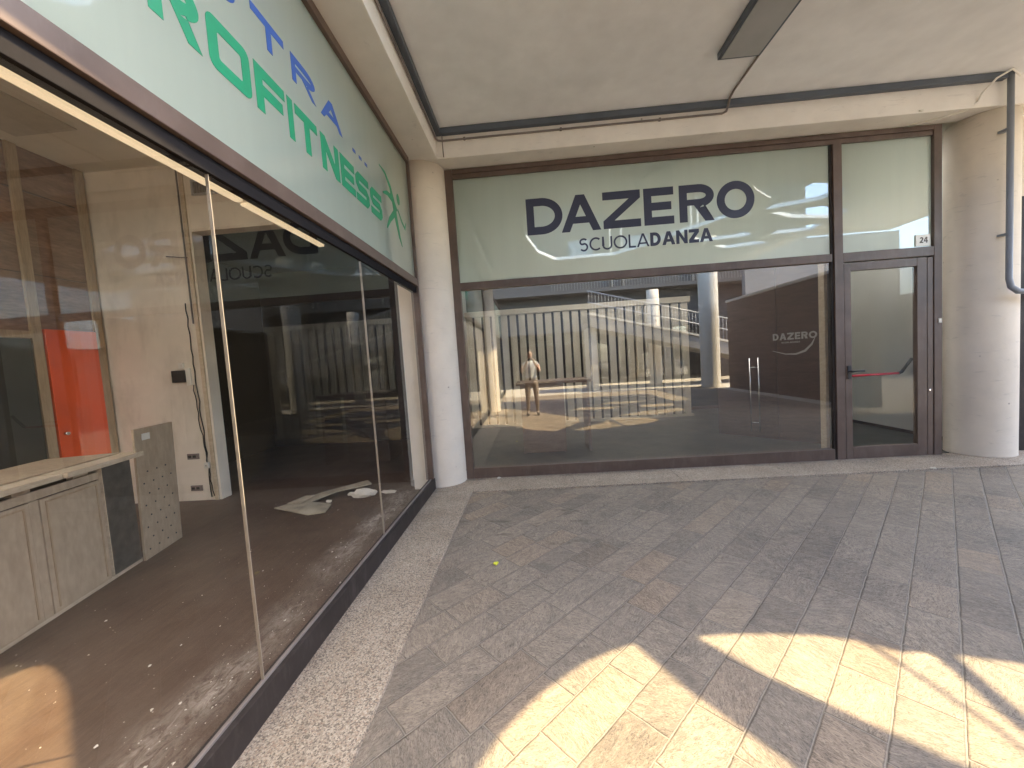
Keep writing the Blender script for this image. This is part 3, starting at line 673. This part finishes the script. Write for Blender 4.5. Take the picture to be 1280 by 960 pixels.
for a, b in ((-.26, .25), (-.83, -.30), (.32, .76)):
    dr_ = cp('cupboard_door', 'cab', (a, b, -.014, .003, .05, .81))
    bm = bmesh.new()
    for q in ((a+.03, b-.03, -.019, -.0145, .78, .79), (a+.03, a+.04, -.019, -.0145, .08, .778), (b-.04, b-.03, -.019, -.0145, .08, .778)): add_box(bm, *q, mtx=LM)
    mk('edge_bead', bm, 'batten', dr_)
cp('steel_panel', 'steel', (.79, 1.075, -.004, .02, .047, .902), label='dull grey steel panel between the door and the board')
cp('steel_edge', 'cabedge', (.783, .7885, -.016, .02, .047, .905))
cp('carcass', 'wenge', (-.9, 1.07, .45, .47, .012, .87), (-.9, 1.07, .03, .448, .60, .61))
for q in ((-.92, -.902, .0, .48, .012, .895), (1.077, 1.0885, .03, .48, .012, .895)): cp('side_panel', 'cab', q)
for a, b in ((-.55, -.45), (.20, .31), (.60, .72), (.95, 1.07)): cp('spacer', 'cab', (a, b, .02, .06, .869, .899))
cp('top_board', 'cabedge', (-.9, .47, -.03, .50, .90, .938), bev=.003)
cp('top_board', 'cabedge', (.475, 1.16, -.055, .52, .902, .940), bev=.003)
cp('top_sheet', 'cab', (-.1, 1.12, .10, .62, .9405, .952), bev=.002)
pb = thing('perforated_board', (-3.42, 3.3, 0), 'upright pale chipboard panel with rows of small holes at the counter end', 'board')
tm = LM @ Matrix.Rotation(math.radians(1.5), 4, 'X')
part('panel', pb, 'cab', (1.09, 1.56, -.018, .0, .012, 1.135), bev=.002, mtx=tm)
bm = bmesh.new()
for i in range(4):
    for j in range(8):
        a, z = 1.15+.11*i+(j % 2)*.05, .09+.095*j
        if a < 1.53: add_tube(bm, [tm @ Vector((a, -.0205, z)), tm @ Vector((a, -.0165, z))], .0075, 8)
mk('drilled_holes', bm, 'black', pb)
part('sticker', pb, 'white', (1.17, 1.26, -.0215, -.0185, 1.03, 1.085), mtx=tm)
# debris on the gym floor
def scrap(name, pts, z, th, tilt, mat, label, cat):
    bm = bmesh.new(); c = Vector((sum(p[0] for p in pts)/len(pts), sum(p[1] for p in pts)/len(pts), 0))
    def f(a, b, dd): 
        q = Vector((a, b, 0))-c
        return (a, b, z+dd + q.x*tilt[0]+q.y*tilt[1] + .012*math.sin(q.x*9+q.y*14))
    add_poly(bm, [pts], f, th)
    bmesh.ops.subdivide_edges(bm, edges=bm.edges, cuts=1)
    mk(name, bm, mat, label=label, cat=cat)
scrap('torn_board', [(-2.95, 4.20), (-2.72, 4.10), (-2.40, 4.45), (-2.05, 4.62), (-2.15, 4.74), (-2.62, 4.50)], .06, .012, (.05, .06), 'card', 'long torn strip of dirty board lying deepest on the gym floor', 'debris')
scrap('torn_board', [(-2.92, 4.07), (-2.68, 4.24), (-2.33, 4.17), (-2.27, 3.93), (-2.45, 3.91)], .03, .012, (-.03, .02), 'card', 'broad torn sheet of dirty board in front of the strip', 'debris')
scrap('torn_board', [(-2.85, 4.18), (-2.70, 4.30), (-2.58, 4.28), (-2.66, 4.13)], .075, .012, (.1, .02), 'card', 'small curled scrap lying on the torn board', 'debris')
def crumple(name, x, y, r, sx, sy, sz, label):
    bm = bmesh.new(); bmesh.ops.create_icosphere(bm, subdivisions=2, radius=r)
    for v in bm.verts:
        v.co *= R_.uniform(.72, 1.2); v.co.x *= sx; v.co.y *= sy; v.co.z = max(-r*sz*.75, v.co.z*sz)
        v.co += Vector((x, y, .012+r*sz*.75))
    mk(name, bm, 'paper', label=label, cat='paper')
crumple('crumpled_paper', -2.06, 4.42, .10, 1.5, .8, .6, 'largest crumpled white paper on the gym floor')
crumple('crumpled_paper', -1.80, 4.52, .06, 1.6, .8, .35, 'flattened white paper nearest the shop window')
crumple('crumpled_paper', -2.25, 4.50, .04, 1.3, .9, .5, 'small white paper ball left of the largest one')
crumple('crumpled_paper', -2.42, 4.28, .03, 1.2, .9, .6, 'tiny paper ball beside the torn board')
bm = bmesh.new()
for i in range(520):
    if i < 330: x = -1.42-abs(R_.gauss(0, .28)); y = R_.uniform(.6, 4.3)
    else: x = R_.uniform(-3.2, -1.4); y = R_.uniform(.8, 4.4)
    if i % 14 == 0: r = R_.uniform(.005, .010)
    else: r = R_.uniform(.0012, .0042)
    a = R_.uniform(0, 6.3); n = R_.choice((3, 4, 5))
    pts = [(x+r*R_.uniform(.5, 1.3)*math.cos(a+6.283*k/n), y+r*1.3*R_.uniform(.5, 1.3)*math.sin(a+6.283*k/n)) for k in range(n)]
    add_poly_pts = pts
    lo = [bm.verts.new((p[0], p[1], .0105)) for p in pts]; tp = bm.verts.new((x, y, .0105+r*R_.uniform(.4, .9)))
    for k in range(n): bm.faces.new((lo[k], lo[(k+1) % n], tp))
mk('plaster_crumbs', bm, 'paper', kind='stuff', label='white plaster crumbs and dust scattered on the gym floor', cat='debris')
# dark room behind the opening, and the shell of the gym
rm = thing('back_room', (-3.0, 7, 0), 'dark unlit room behind the opening in the cream wall', 'room')
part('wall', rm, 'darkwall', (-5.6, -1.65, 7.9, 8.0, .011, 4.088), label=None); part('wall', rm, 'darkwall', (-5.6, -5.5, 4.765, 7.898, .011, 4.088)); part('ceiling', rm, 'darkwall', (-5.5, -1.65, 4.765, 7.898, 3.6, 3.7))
gr = thing('gym_rear_wall', (-3.3, -3, 0), 'plain cream wall closing the gym behind the viewer', 'wall')
part('wall_panel', gr, 'creamwall', (-5.42, -1.335, -3.1, -3.0, .011, 4.088)); part('skirting', gr, 'wenge', (-5.2, -1.34, -2.998, -2.985, .011, .09))

# ================================================================== DANCE STUDIO INTERIOR
mk('studio_floor', B((-1.6, 5.7, 4.985, 9.6, -.05, .012)), 'studiofloor', kind='structure', label='dark vinyl floor of the dance school')
bm = bmesh.new(); add_poly(bm, [[(-1.6, 4.985), (5.7, 4.985), (5.7, 9.6), (-1.6, 9.6)], FILL_HOLES[0], FILL_HOLES[1]], lambda a, b, dd: (a, b, 3.95+dd), .1)
mk('studio_ceiling', bm, 'inceil', kind='structure', label='dim ceiling of the dance school')
dv = thing('dividing_wall', (-1.6, 6.5, 0), 'inner wall between the gym back room and the dance school', 'wall')
part('wall_panel', dv, 'greywall', (-1.645, -1.5, 4.985, 9.6, .013, 3.949)); part('skirting', dv, 'wenge', (-1.498, -1.485, 4.99, 8.6, .013, .09))
rw = thing('studio_rear_wall', (2, 9.65, 0), 'dark rear wall behind the slatted screen', 'wall')
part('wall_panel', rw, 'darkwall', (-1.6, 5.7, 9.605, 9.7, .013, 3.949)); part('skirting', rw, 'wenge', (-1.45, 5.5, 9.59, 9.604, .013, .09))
sw = thing('studio_side_wall', (5.6, 7, 0), 'plain grey white wall seen through the emergency door', 'wall')
part('wall_panel', sw, 'greywall', (5.565, 5.69, 4.985, 9.6, .013, 3.949)); part('skirting', sw, 'wenge', (5.55, 5.563, 5.0, 9.58, .013, .06))
ss = thing('slatted_screen', (1.1, 8.75, 0), 'tall screen of beige upright slats with dark gaps inside the dance school', 'screen')
part('top_beam', ss, 'slat', (-1.42, 3.50, 8.70, 8.82, 2.50, 2.62), bev=.004); part('base_beam', ss, 'slat', (-1.42, 3.50, 8.71, 8.81, .013, .06), bev=.004)
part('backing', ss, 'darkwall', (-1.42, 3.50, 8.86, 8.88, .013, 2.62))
x = -1.40
while x < 3.44:
    part('slat', ss, 'slat', (x, x+.142, 8.72, 8.80, .0605, 2.499), bev=.004); x += .196
ds = thing('reception_desk', (.14, 6.3, 0), 'boxy brown reception desk standing inside the dance school', 'desk')
part('front_panel', ds, 'desk', (-.20, .47, 6.046, 6.07, .03, 1.09), bev=.003); part('side_panel', ds, 'desk', (-.20, -.175, 6.072, 6.62, .013, 1.09), bev=.003); part('side_panel', ds, 'desk', (.445, .47, 6.072, 6.62, .013, 1.09), bev=.003)
part('desk_top', ds, 'desk', (-.26, .90, 6.02, 6.66, 1.092, 1.135), bev=.004); part('toe_kick', ds, 'black', (-.17, .44, 6.08, 6.10, .013, .029)); part('support_leg', ds, 'desk', (.82, .86, 6.05, 6.60, .013, 1.09))
# diagonal dark wood wall with door pulls and silver lettering
PA = Vector((3.16, 6.74, 0)); PDV = Vector((4.05-3.16, 5.71-6.74, 0)); PD = PDV.normalized(); PN = Vector((-PD.y, PD.x, 0))
if PN.y > 0: PN = -PN
WM = Matrix(((PD.x, -PN.x, 0, PA.x), (PD.y, -PN.y, 0, PA.y), (0, 0, 1, 0), (0, 0, 0, 1)))
ww = thing('wenge_partition', (3.6, 6.2, 0), 'diagonal dark wood partition with a tall steel door pull', 'partition')
part('side_leaf', ww, 'wenge', (-.03, .835, .0, .05, .013, 2.75), bev=.003, mtx=WM); part('wall_leaf', ww, 'wenge', (.841, 1.42, .0, .05, .013, 2.75), bev=.003, mtx=WM); part('header', ww, 'wenge', (-.03, 1.42, .0, .05, 2.755, 3.94), mtx=WM)
part('return', ww, 'wenge', (-.055, -.033, .002, 1.2, .013, 3.94), mtx=WM)
bm = bmesh.new()
for a, q in ((.485, -.075), (.60, -.055)): add_tube(bm, [WM @ Vector((a, q, .12)), WM @ Vector((a, q, 1.28))], .011, 10)
for z in (.26, 1.13): add_tube(bm, [WM @ Vector((.485, -.075, z)), WM @ Vector((.60, -.055, z))], .008, 8); add_tube(bm, [WM @ Vector((.54, -.065, z)), WM @ Vector((.54, .0, z))], .008, 8)
mk('door_pull', bm, 'chrome', ww)
wf = lambda a, b, dd: tuple(WM @ Vector((a, -.0015-dd, b)))
lg = thing('studio_sign', tuple(WM @ Vector((1.05, 0, 1.5))), 'silver school name and swoosh mounted on the dark wood partition', 'sign')
xs = .79
for ch, wd in (('D', .075), ('A', .085), (' ', .0), ('Z', .08), ('E', .065), ('R', .075), ('O', .095)):
    if ch != ' ': letter(ch, xs, xs+wd, 1.525, 1.625, wf, 'lettergrey', lg, t=.22, th=.006); xs += wd+.014
xs = .90
for ch in 'SCUOLADANZA': letter(ch, xs, xs+.017, 1.475, 1.497, wf, 'lettergrey', lg, t=.2, th=.004); xs += .0215
bm = bmesh.new(); add_poly(bm, [ribbon([(.78, 1.37), (.95, 1.315), (1.08, 1.31), (1.19, 1.35), (1.27, 1.44), (1.31, 1.53)], [.006, .014, .024, .03, .024, .006])], wf, .004); mk('swoosh', bm, 'lettergrey', lg)
ip = thing('pale_post', (3.54, 5.1, 0), 'pale upright timber post just inside the glass left of the door', 'post')
part('post', ip, 'cabedge', (3.625, 3.668, 5.02, 5.12, .013, 3.94), bev=.003); part('edge_strip', ip, 'white', (3.6685, 3.695, 5.022, 5.12, .013, 3.94), bev=.003)

# ================================================================== LITTER OUTSIDE
bm = bmesh.new(); add_poly(bm, [[(-.375, 2.775), (-.35, 2.765), (-.335, 2.79), (-.345, 2.81), (-.37, 2.80)]], lambda a, b, dd: (a, b, .004+dd+.25*(a+.355)**2*30*.02+abs(a+.355)*.5), .004)
mk('yellow_leaf', bm, 'leaf', label='tiny bright yellow leaf lying on the slate paving', cat='leaf')
def chip(x, y, z, r, label):
    bm = bmesh.new(); bmesh.ops.create_icosphere(bm, subdivisions=1, radius=r)
    for v in bm.verts: v.co = v.co*R_.uniform(.7, 1.2); v.co.z = max(-.3*r, v.co.z*.5); v.co += Vector((x, y, z+.3*r))
    mk('paper_scrap', bm, 'paper', label=label, cat='paper')
chip(-.50, 4.855, .0125, .028, 'white paper scrap on the granite below the dance school glass')
chip(4.28, 4.40, .0125, .03, 'pale scrap on the granite edge in front of the emergency door')
chip(-1.05, 4.555, .0125, .012, 'yellowish crumb at the foot of the corner column')

# ================================================================== COURTYARD BEHIND THE VIEWER (seen in the glass)
column(-1.25, -1.66, .26, ZC-.002, 'cream round column standing behind the photographer by the gym', 'column', None)
column(5.55, -8.0, .26, ZC-.002, 'sunlit cream round column far across the courtyard', 'column', None)
column(6.62, -5.0, .33, 5.9, 'thick pale round column rising past the ramp through the courtyard', 'court', None)
ns = thing('rear_shopfront', (XL, -5, 0), 'dark framed shop window behind the photographer beyond the column', 'shopfront')
part('frame', ns, 'framedark', (XL-.08, XL, -8.0, -1.95, .012, .15), (XL-.08, XL, -8.0, -1.95, 2.42, 2.5), (XL-.08, XL, -2.03, -1.95, .152, 2.418), (XL-.08, XL, -5.0, -4.92, .152, 2.418), (XL-.08, XL, -8, -1.95, 3.79, 3.866))
part('glass_pane', ns, 'glassL', (XL-.05, XL-.04, -7.99, -5.002, .152, 2.418)); part('glass_pane', ns, 'glassL', (XL-.05, XL-.04, -4.918, -2.032, .152, 2.418)); part('frosted_panel', ns, 'frost', (XL-.05, XL-.04, -7.99, -1.96, 2.502, 3.788))
part('inner_wall', ns, 'darkwall', (-3.0, -2.9, -8, -3.12, .012, 4.17))
M['brownwall'] = mat_concrete('dark_brown_render', (.13, .105, .085), .3)
lw_ = thing('reflection_block_wall', (7.1, -2, 0), 'dark brown wall added to block sunlit ground from the glass reflections', 'wall')  # added wall, keeps sunlit ground out of the glass reflection
part('wall_panel', lw_, 'brownwall', (7.0, 7.2, -4.4, 1.4, 0, 3.0)); part('coping', lw_, 'court', (6.96, 7.24, -4.45, 1.45, 3.002, 3.08), bev=.01)
rw2 = thing('dark_block_wall', (11.5, -6.8, 0), 'dark wall with a doorway added to keep bright courtyard out of the glass', 'wall')  # added wall, darkens the far right of the glass reflection
part('wall_panel', rw2, 'courtdark', (8.9, 14.9, -7.0, -6.75, 0, 5.6)); dd2 = part('door', rw2, 'framedark', (10.2, 11.2, -6.748, -6.70, .01, 2.1)); mk('handle', B((10.28, 10.31, -6.699, -6.66, .95, 1.1)), 'chrome', dd2)
# ramp with balustrade
rp = thing('ramp', (5.5, -6, 0), 'sloping concrete ramp with side coloured dark for shade, paler edge and metal balustrade', 'ramp')
bm = bmesh.new(); add_poly(bm, [[(2.4, 2.62), (9.2, .75), (9.2, 1.25), (2.4, 3.1)]], lambda a, b, dd: (a, -6.0-dd, b), .22); mk('parapet', bm, 'courtdark', rp)  # shade below the sunlit edge put into a darker material
bm = bmesh.new(); add_poly(bm, [[(2.4, 3.102), (9.2, 1.252), (9.2, 1.33), (2.4, 3.18)]], lambda a, b, dd: (a, -5.96-dd, b), .30); mk('coping', bm, 'court', rp)
bm = bmesh.new(); add_poly(bm, [[(2.4, 2.62), (9.2, .75), (9.2, .95), (2.4, 2.82)]], lambda a, b, dd: (a, -6.225-dd, b), 1.6); mk('deck', bm, 'courtdark', rp)
zt = lambda x: 3.1-(x-2.4)*(1.85/6.8)
for off in (.95, .5): tube('handrail', rp, 'rail', [(2.4, -6.1, zt(2.4)+off), (9.2, -6.1, zt(9.2)+off)], .025, 8)
for i in range(52):
    x = 2.45+i*.13; tube('baluster', rp, 'rail', [(x, -6.1, zt(x)-.02), (x, -6.1, zt(x)+.94)], .011, 6)
part('support', rp, 'court', (2.4, 2.7, -7.6, -6.25, .0, 2.6)); 
# upper terrace, its slab edge and balustrade, building behind
tb = thing('terrace_building', (2, -10, 0), 'two storey building coloured dark for shade with an open gallery across the courtyard', 'building')
part('gallery_slab', tb, 'shadefacade', (-9, 13.5, -9.9, -9.0, 4.45, 4.62), bev=.01)
part('lower_wall', tb, 'shadefacade', (-9, 13.5, -10.2, -9.92, .0, 4.62)); part('upper_wall', tb, 'shadefacade', (-9, 13.5, -10.2, -9.92, 4.622, 9.2)); part('roof_edge', tb, 'courtdark', (-9.2, 13.7, -10.4, -9.3, 9.202, 9.42))
for i in range(7):
    x = -6+2.7*i
    wf_ = part('window', tb, 'framedark', (x, x+1.3, -9.918, -9.88, 5.5, 7.2)); mk('pane', B((x+.06, x+1.24, -9.879, -9.872, 5.56, 7.14)), 'glassB', wf_)
    wf_ = part('shop_window', tb, 'framedark', (x-.5, x+1.8, -9.918, -9.88, .15, 2.7)); mk('pane', B((x-.42, x+1.72, -9.879, -9.872, .24, 2.6)), 'glassB', wf_)
tube('handrail', tb, 'rail', [(-8.9, -9.1, 5.62), (13.4, -9.1, 5.62)], .028, 8)
for i in range(88):
    x = 1.2+i*.135; tube('baluster', tb, 'rail', [(x, -9.1, 4.6), (x, -9.1, 5.6)], .012, 6)
for x in (4.2, 4.75, 8.1, 8.4, -2.0): tube('drain_pipe', tb, 'white', [(x, -9.82, 4.65), (x, -9.82, 9.19)], .055, 10)
rb = thing('side_building', (16, 0, 0), 'plain pale building closing the right side of the courtyard', 'building')
part('wall', rb, 'court', (15, 15.5, -10, 11, 0, 2.9)); part('roof_edge', rb, 'court', (14.8, 15.7, -10.2, 11.2, 2.905, 3.05))
for i in range(5): 
    wf_ = part('window', rb, 'framedark', (14.96, 14.998, -8+3.6*i, -6.4+3.6*i, 1.0, 2.6)); mk('pane', B((14.95, 14.958, -7.94+3.6*i, -6.46+3.6*i, 1.06, 2.54)), 'glassB', wf_)

# ================================================================== PHOTOGRAPHER
def skin_mesh(name, verts, edges, rad, root, sub=2):
    me = bpy.data.meshes.new(name); me.from_pydata(verts, edges, []); o = bpy.data.objects.new(name, me); COL.objects.link(o)
    sm = o.modifiers.new('s', 'SKIN'); sm.use_smooth_shade = True
    for i, r in enumerate(rad):
        dsk = me.skin_vertices[0].data[i]; dsk.radius = r if isinstance(r, tuple) else (r, r); dsk.use_root = (i == root)
    ms = o.modifiers.new('u', 'SUBSURF'); ms.levels = sub; ms.render_levels = sub
    dg = bpy.context.evaluated_depsgraph_get(); ev = o.evaluated_get(dg)
    m2 = bpy.data.meshes.new_from_object(ev)
    bpy.data.objects.remove(o); 
    for p in m2.polygons: p.use_smooth = True
    return m2
def photographer():
    px, py = -.03, -.42
    V, E, Rd = [], [], []
    def v(p, r, link=None):
        V.append((px+p[0], py+p[1], p[2])); Rd.append(r); 
        if link is not None: E.append((link, len(V)-1))
        return len(V)-1
    pel = v((0, 0, .95), (.155, .115)); wst = v((0, .0, 1.10), (.135, .10), pel); chs = v((0, .0, 1.28), (.165, .115), wst); shd = v((0, -.01, 1.40), (.12, .085), chs)
    nk = v((0, .0, 1.47), .052, shd); jaw = v((0, .035, 1.545), (.058, .065), nk); hd = v((0, .02, 1.63), (.073, .092), jaw); tp = v((0, .0, 1.69), (.066, .08), hd)
    for sg in (-1, 1):
        sh = v((sg*.175, 0, 1.37), .058, shd); el = v((sg*.235, .11, 1.16), .044, sh); wr = v((sg*.105, .335, 1.385), .028, el); pm = v((sg*.088, .365, 1.44), (.034, .022), wr)
        for k in range(4):
            fx = sg*(.102-.012*k); z = 1.462+.014*k
            a = v((fx, .385, z), .0105, pm); b = v((fx-sg*.022, .402, z+.012), .0095, a); v((fx-sg*.042, .400, z+.010), .008, b)
        a = v((sg*.072, .368, 1.462), .012, pm); v((sg*.055, .382, 1.478), .009, a)
        hp = v((sg*.095, 0, .88), .098, pel); kn = v((sg*.115, .015, .49), .064, hp); an = v((sg*.125, -.02, .10), .043, kn); v((sg*.135, .06, .045), (.045, .038), an); 
        E.append((an, an+1)) if False else None
        v((sg*.14, .14, .035), (.04, .028), len(V)-1)
    m2 = skin_mesh('person', V, E, Rd, pel, 2)
    for k in ('skin', 'shirt', 'trouser', 'shoe'): m2.materials.append(M[k])
    for p in m2.polygons:
        c = p.center; x, y, z = c.x-px, c.y-py, c.z
        arm = abs(x) > .19 or (y > .12 and z > 1.05)
        if z < .085: i = 3
        elif z < 1.0 and not (arm and z > .97): i = 2
        elif z > 1.475 and y < .25: i = 0
        elif arm and y > .06: i = 0
        else: i = 1
        p.material_index = i
    o = bpy.data.objects.new('person', m2); COL.objects.link(o)
    tag(o, 'photographer in grey shirt and taupe trousers holding up a phone', 'person'); PINV[o.name] = Matrix.Identity(4)
    # hair cap
    bm = bmesh.new(); bmesh.ops.create_uvsphere(bm, u_segments=24, v_segments=14, radius=1)
    for q in bm.verts:
        q.co = Vector((px+q.co.x*.089, py-.005+q.co.y*.105, 1.655+q.co.z*.098))
    bmesh.ops.delete(bm, geom=[q for q in bm.verts if (q.co.y-py > .05 and q.co.z < 1.69) or q.co.z < 1.58], context='VERTS')
    mk('hair', bm, 'hair', o, smooth=True)
    # nose, eyes and mouth
    bm = bmesh.new(); add_tube(bm, [(px, py+.105, 1.655), (px, py+.125, 1.615), (px, py+.108, 1.60)], [.008, .014, .010], 8); mk('nose', bm, 'skin', o, smooth=True)
    for sg in (-1, 1):
        bm = bmesh.new(); bmesh.ops.create_uvsphere(bm, u_segments=10, v_segments=8, radius=.011); bmesh.ops.translate(bm, verts=bm.verts, vec=(px+sg*.03, py+.098, 1.645)); mk('eye', bm, 'hair', o, smooth=True)
        bm = bmesh.new(); add_tube(bm, [(px+sg*.077, py+.005, 1.655), (px+sg*.085, py+.0, 1.63), (px+sg*.076, py+.008, 1.605)], [.012, .016, .009], 8); mk('ear', bm, 'skin', o, smooth=True)
    bm = bmesh.new(); add_tube(bm, [(px-.022, py+.098, 1.572), (px, py+.106, 1.570), (px+.022, py+.098, 1.572)], [.003, .006, .003], 6); mk('mouth', bm, 'red', o, smooth=True)
photographer()
ph = thing('phone', (0, -.02, 1.46), 'black phone held up sideways by the photographer', 'phone')
part('body', ph, 'black', (-.11, .045, -.022, -.014, 1.452, 1.524), bev=.003); part('screen', ph, 'steel', (-.106, .041, -.0235, -.0222, 1.456, 1.52))
